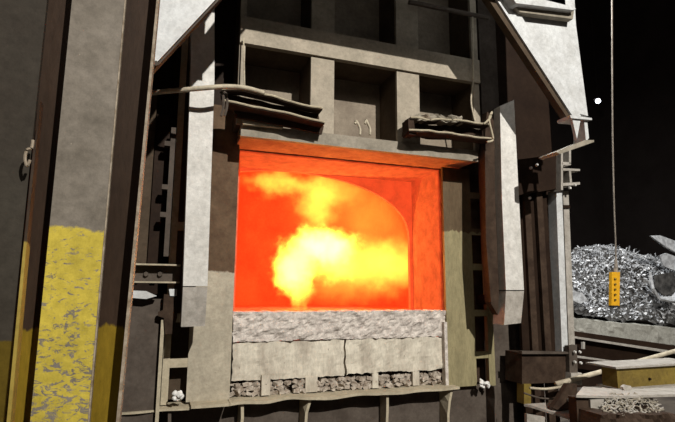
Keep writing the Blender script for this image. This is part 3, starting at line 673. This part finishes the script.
for k in range(3600):
    px = r.uniform(562, 720); v = r.random()**0.9; Y = heapY+v*1.5-0.09
    zt = P(px, heap_h(px), heapY+1.5).z; zb_ = P(px, 319+(px-575)*0.11, heapY).z
    c = Vector((P(px, 300, heapY+0.7).x, Y, zb_+(zt-zb_)*math.sin(v*math.pi/2)+0.035))
    q = Matrix.Rotation(r.uniform(0, 6.3), 3, 'X') @ Matrix.Rotation(r.uniform(0, 6.3), 3, 'Y'); a = r.uniform(.012, .04); b = r.uniform(.008, .02)
    bm.faces.new([bm.verts.new(c+q @ Vector(t)) for t in ((-a, -b, 0), (a, -b, 0.006), (a, b, -0.004), (-a*.6, b, 0))])
tag(obj('swarf_flecks', bm, 'scrap'), 'fine glittering steel chips strewn between the strips of the scrap heap', 'swarf', None, 'stuff')
# large pieces on the heap
def bent_piece(pp, Y, d, label, m='scrap', seed=0):
    bm = plate(pp, Y, d)
    for v in bm.verts: v.co += noise.noise_vector(v.co*4+Vector((seed, 0, 0)))*0.03
    return tag(obj('steel_offcut', bm, m, None, 0.004), label, 'steel offcut')
bent_piece([(651, 235), (660, 236), (690, 246), (700, 262), (684, 258), (666, 247), (655, 239)], 2.9, 0.04, 'long pointed steel offcut jutting from the top of the heap at the right edge')
bent_piece([(659, 256), (666, 253), (690, 262), (700, 275), (680, 272), (664, 266)], 2.8, 0.04, 'broad flat steel offcut under the pointed one at the right edge', seed=3)
oc = thing('pressed_bracket', 'angular pressed steel bracket with nested ridges, right side of the heap', 'bracket', P(655, 302, 2.75))
for k, s in enumerate((0, 4, 8)):
    pts = [(650-s*.1, 272+s), (653, 288+s*.5), (660, 299-s*.1), (672, 301-s*.4), (680, 296-s)]
    obj('ridge', tube([P(x, y, 2.72+0.02*k) for x, y in pts], 0.03, 4), 'scrap', oc)
obj('face', plate([(655, 275), (674, 272), (680, 292), (664, 296), (656, 288)], 2.8, 0.03), 'scrapd', oc, 0.003)
bent_piece([(572, 290), (582, 293), (588, 300), (580, 304), (571, 299)], 2.95, 0.03, 'rounded bright steel plate at the left foot of the scrap heap', seed=7)

# pendant control on its cable
PYd = 0.6
pc = thing('pendant_control', 'yellow crane pendant control hanging on a long cable before the scrap heap', 'pendant control', P(615, 306, PYd))
obj('cable', tube(curve([P(x, y, PYd) for x, y in ((612, -160), (612, 0), (612.5, 120), (614, 200), (615.5, 240), (616, 266))], 4), 0.011, 6), 'cable', pc, 0, True)
bx = obj('control_box', plate([(612, 272), (620, 272), (619.5, 306), (611.5, 306)], PYd-0.03, 0.045), 'orange', pc, 0.010)
obj('strain_relief', tube([P(616, 258, PYd), P(615.8, 266, PYd), P(615.8, 273, PYd)], [0.013, 0.024, 0.032], 8), 'cable', pc)
obj('lower_trim', plate([(611.4, 305.5), (618.8, 305.5), (618.5, 307), (611.5, 307)], PYd-0.032, 0.05), 'black', pc, 0.002)
for k in range(5):
    c = P(615.4, 279+k*5.2, PYd-0.045); bm = bmesh.new()
    bmesh.ops.create_cone(bm, cap_ends=True, segments=12, radius1=0.014, radius2=0.012, depth=0.018, matrix=Matrix.Translation(c) @ Matrix.Rotation(math.pi/2, 4, 'X')); obj('push_button', bm, 'yellow', bx)
# distant lamp
hl2 = thing('hall_lamp', 'small white lamp glowing far off in the dark hall', 'lamp', P(598, 101, 12.0))
def emis(name, c, s):
    m = bpy.data.materials.new(name); m.use_nodes = True; b = m.node_tree.nodes['Principled BSDF']; b.inputs['Emission Color'].default_value = (*c, 1); b.inputs['Emission Strength'].default_value = s; MT[name] = m
emis('lamp_glow', (0.85, 0.92, 1.0), 3.0)
bm = bmesh.new(); bmesh.ops.create_uvsphere(bm, u_segments=16, v_segments=10, radius=0.12, matrix=Matrix.Translation(P(598, 101, 12.0))); obj('bulb', bm, 'lamp_glow', hl2, 0, True)
bm = bmesh.new(); bmesh.ops.create_cone(bm, cap_ends=True, segments=20, radius1=0.15, radius2=0.06, depth=0.16, matrix=Matrix.Translation(P(598, 101, 12.0)+Vector((0, 0.05, 0.18)))); obj('shade', bm, 'hall', hl2)
obj('hanger_rod', tube([P(598, 101, 12.05)+Vector((0, 0, .25)), P(598, 101, 12.05)+Vector((0, 0, 5))], 0.012, 6), 'hall', hl2)

# ================================================================ FOREGROUND RIGHT: beams, poles, plates, swarf
YB = -1.05
yb = thing('yellow_beam', 'short yellow painted steel beam with pale flange, at the right edge', 'beam', P(650, 387, YB))
def fl(pts, Zt, t, m, name, par):                            # flat plate lying level, traced at height Zt
    return obj(name, prism([PZ(x, y, Zt) for x, y in pts], (0, 0, -t)), m, par, 0.004)
bl, br = P(618, 376, YB).x, P(700, 376, YB).x; z1, z0 = P(640, 367, YB).z, P(640, 386.5, YB).z
obj('web', box((bl, YB, z0), (br, YB+0.02, z1)), 'yellow', yb, 0.003)
obj('end_plate', box((bl-0.012, YB-0.002, z0), (bl, YB+0.16, z1)), 'yellow', yb, 0.003)
obj('top_flange', box((bl-0.05, YB-0.03, z1), (br, YB+0.30, z1+0.016)), 'guide2', yb, 0.003)
obj('bottom_flange', box((bl-0.02, YB-0.07, z0-0.014), (br, YB+0.22, z0)), 'guide2', yb, 0.003)
bolt(P(650, 379, YB-0.01), 0.012, yb, 'dark')
tag(obj('steel_pole', tube([P(556, 384, -0.55), P(582, 377, -0.5), P(640, 361, -0.35), P(700, 344, -0.2)], 0.024, 10), 'pipe', smooth=True), 'long pale pole slanting up to the right behind the yellow beam', 'pole')
tag(obj('steel_pole', tube([P(586, 396, -0.95), P(594, 392, -0.85), P(622, 381, -0.42)], 0.012, 8), 'pipe', smooth=True), 'short thin pale pole end under the long pole', 'pole')
# bench of plates on posts
zt_ = P(600, 388, -1.3).z
bn = thing('plate_bench', 'low steel bench top with worn pale plate beside the swarf pile', 'bench', P(590, 422, -1.25))
obj('top_plate', prism([P(576, 395, -1.45), P(613, 396, -1.45), P(720, 393, -1.42), P(720, 386.5, -1.15), P(620, 389, -1.15), P(583, 386.5, -1.15)], (0, 0, -0.018)), 'guide2', bn, 0.003)
obj('front_post', box((P(577, 410, -1.42).x, -1.42, 0.1), (P(590, 410, -1.42).x, -1.34, P(585, 397, -1.42).z)), 'rough', bn, 0.004)
obj('side_block', box((P(591, 410, -1.44).x, -1.44, 0.1), (P(607, 410, -1.44).x, -1.30, P(600, 399, -1.44).z)), 'guide2', bn, 0.004)
# lying plate below stanchion
pt = tag(obj('steel_plate', prism([P(524, 404, -0.75), P(572, 401, -0.70), P(572, 418, -1.1), P(530, 405, -0.80)], (0, 0, -0.02)), 'guide2'), 'pale flat steel plate lying below the stanchion foot', 'steel plate')
tag(obj('steel_plate', prism([P(527, 414, -0.95), P(545, 417, -1.0), P(545, 440, -1.0), P(527, 440, -0.95)], (0, 0.03, 0)), 'guide2'), 'small upright plate beneath the pale flat plate', 'steel plate')
lv = thing('foot_lever', 'dark slanted steel lever with a bright round pin below the stanchion', 'lever', P(562, 410, -0.9))
obj('arm', plate([(568, 384), (577, 384), (577, 408), (560, 411), (553, 408)], -0.95, 0.05), 'rough', lv, 0.006)
bm = bmesh.new(); bmesh.ops.create_uvsphere(bm, u_segments=14, v_segments=8, radius=0.022, matrix=Matrix.Translation(P(570, 400, -0.97))); obj('pin', bm, 'guide', lv, 0, True)
tag(obj('steel_rod', tube(curve([P(x, y, -0.7) for x, y in ((530, 388), (545, 389), (560, 387), (570, 384))], 4), 0.012, 7), 'pipe', smooth=True), 'curved pale rod under the stanchion bottom beam', 'rod')
tag(obj('steel_rod', tube(curve([P(x, y, -0.75) for x, y in ((524, 393), (540, 398), (556, 399))], 4), 0.008, 7), 'mid', smooth=True), 'thin dark rod between the stanchion beam and the flat plate', 'rod')
# swarf pile of short bars
tray = tag(obj('swarf_tray', slab([(603, 415), (676, 414), (676, 432), (603, 432)], -1.64, 0.30, 30, 4, 0.05, 9, 0.01), 'rough'), 'rusty low tray holding the pile of short steel bars', 'tray')
def rod(seed):
    rr = random.Random(seed); L = rr.uniform(.04, .09); bm = tube(curve([Vector((-L/2, 0, 0)), Vector((0, rr.uniform(-.01, .01), rr.uniform(0, .012))), Vector((L/2, 0, 0))], 3), rr.uniform(.004, .006), 6)
    me = bpy.data.meshes.new('bar'); bm.to_mesh(me); bm.free(); me.materials.append(MT['dusty' if seed % 3 else 'guide2']); return me
RD = [rod(s) for s in range(8)]; first = None; r = random.Random(5)
for k in range(220):
    px = r.uniform(604, 662); t = r.random(); top = 395+max(0, px-640)*0.45
    py = top+(416-top)*t
    Y = -1.40-0.2*t
    if first is None:
        o = bpy.data.objects.new('short_bar', RD[0]); first = o; tag(o, 'short dull steel bar in the pile beside the low bench', 'steel bar', 'short bars in the swarf tray')
    else: o = first.copy(); o.data = RD[k % 8]
    COL.objects.link(o); o.location = P(px, py, Y); o.rotation_euler = (r.uniform(-.5, .5), r.uniform(-.6, .6), r.uniform(-.9, 1.4))
bm = slab([(606, 399), (640, 399), (664, 412), (606, 424)], -1.34, 0.25, 30, 12, 0.05, 10, 0.01)
for v in bm.verts: pass
tag(obj('swarf_fill', bm, 'rough'), 'dark dusty steel crumbs under the short bars in the tray', 'swarf', None, 'stuff')
ez = P(575, 388, -1.3)
tag(obj('hex_nut', plate([(623, 387), (626, 385), (631, 386), (632, 389), (628, 391), (624, 390)], -1.22, 0.03), 'guide2', None, 0.003), 'loose steel nut lying in front of the yellow beam', 'nut')

# ================================================================ FLAME: glowing gas volume inside the chamber
FLY = 1.15
def flame():
    m = bpy.data.materials.new('burning_gas'); m.use_nodes = True; n = m.node_tree.nodes; l = m.node_tree.links; n.clear()
    out = n.new('ShaderNodeOutputMaterial'); em = n.new('ShaderNodeEmission'); l.new(em.outputs[0], out.inputs['Volume'])
    g = n.new('ShaderNodeNewGeometry'); tz = n.new('ShaderNodeTexNoise'); tz.inputs['Scale'].default_value = 4.5; tz.inputs['Detail'].default_value = 6; tz.inputs['Roughness'].default_value = 0.68
    l.new(g.outputs['Position'], tz.inputs['Vector'])
    s = n.new('ShaderNodeVectorMath'); s.operation = 'SUBTRACT'; l.new(tz.outputs['Color'], s.inputs[0]); s.inputs[1].default_value = (.5, .5, .5)
    sc = n.new('ShaderNodeVectorMath'); sc.operation = 'MULTIPLY'; l.new(s.outputs[0], sc.inputs[0]); sc.inputs[1].default_value = (0.60, 0.2, 0.60)
    ad = n.new('ShaderNodeVectorMath'); ad.operation = 'ADD'; l.new(g.outputs['Position'], ad.inputs[0]); l.new(sc.outputs[0], ad.inputs[1])
    tot = None
    #  px, py, rx, rz (pixels), strength
    blobs = [(322, 246, 42, 20, 14.0), (293, 268, 24, 25, 11.0), (300, 288, 13, 20, 3.0), (330, 266, 34, 18, 2.6), (360, 262, 62, 30, 1.9), (400, 265, 40, 34, 1.2),
             (318, 205, 22, 34, 1.6), (280, 184, 40, 12, 1.5), (330, 190, 46, 18, 0.8), (375, 225, 48, 44, 0.33), (345, 285, 70, 22, 0.5), (345, 210, 70, 40, 0.22)]
    pxm = (P(341, 250, FLY)-P(340, 250, FLY)).length
    for x, y, rx, rz, st in blobs:
        c = P(x, y, FLY)
        a = n.new('ShaderNodeVectorMath'); a.operation = 'SUBTRACT'; l.new(ad.outputs[0], a.inputs[0]); a.inputs[1].default_value = c
        b = n.new('ShaderNodeVectorMath'); b.operation = 'MULTIPLY'; l.new(a.outputs[0], b.inputs[0]); b.inputs[1].default_value = (1/(rx*pxm), 1/0.32, 1/(rz*pxm))
        ln = n.new('ShaderNodeVectorMath'); ln.operation = 'LENGTH'; l.new(b.outputs[0], ln.inputs[0])
        mr = n.new('ShaderNodeMapRange'); mr.interpolation_type = 'SMOOTHSTEP'; mr.inputs['From Min'].default_value = 1.0; mr.inputs['From Max'].default_value = 0.3
        mr.inputs['To Min'].default_value = 0; mr.inputs['To Max'].default_value = st; l.new(ln.outputs['Value'], mr.inputs['Value'])
        if tot is None: tot = mr.outputs[0]
        else:
            q = n.new('ShaderNodeMath'); l.new(tot, q.inputs[0]); l.new(mr.outputs[0], q.inputs[1]); tot = q.outputs[0]
    k = n.new('ShaderNodeMath'); k.operation = 'MULTIPLY'; l.new(tot, k.inputs[0]); k.inputs[1].default_value = 3.0
    l.new(k.outputs[0], em.inputs['Strength']); em.inputs['Color'].default_value = (1.0, 0.46, 0.045, 1)
    MT['flame'] = m
flame()
outl = [(236, 172), (262, 160), (310, 158), (350, 164), (395, 186), (425, 215), (445, 245), (448, 285), (430, 305), (380, 308), (330, 308), (302, 312), (282, 306), (262, 290), (256, 262), (270, 240), (292, 228), (290, 208), (262, 202), (238, 190)]
bm = prism([P(x, y, FLY-0.34) for x, y in outl], (0, 0.68, 0))
tag(obj('flame', bm, 'flame'), 'billowing yellow and white flame inside the glowing furnace mouth', 'flame', None, 'stuff')
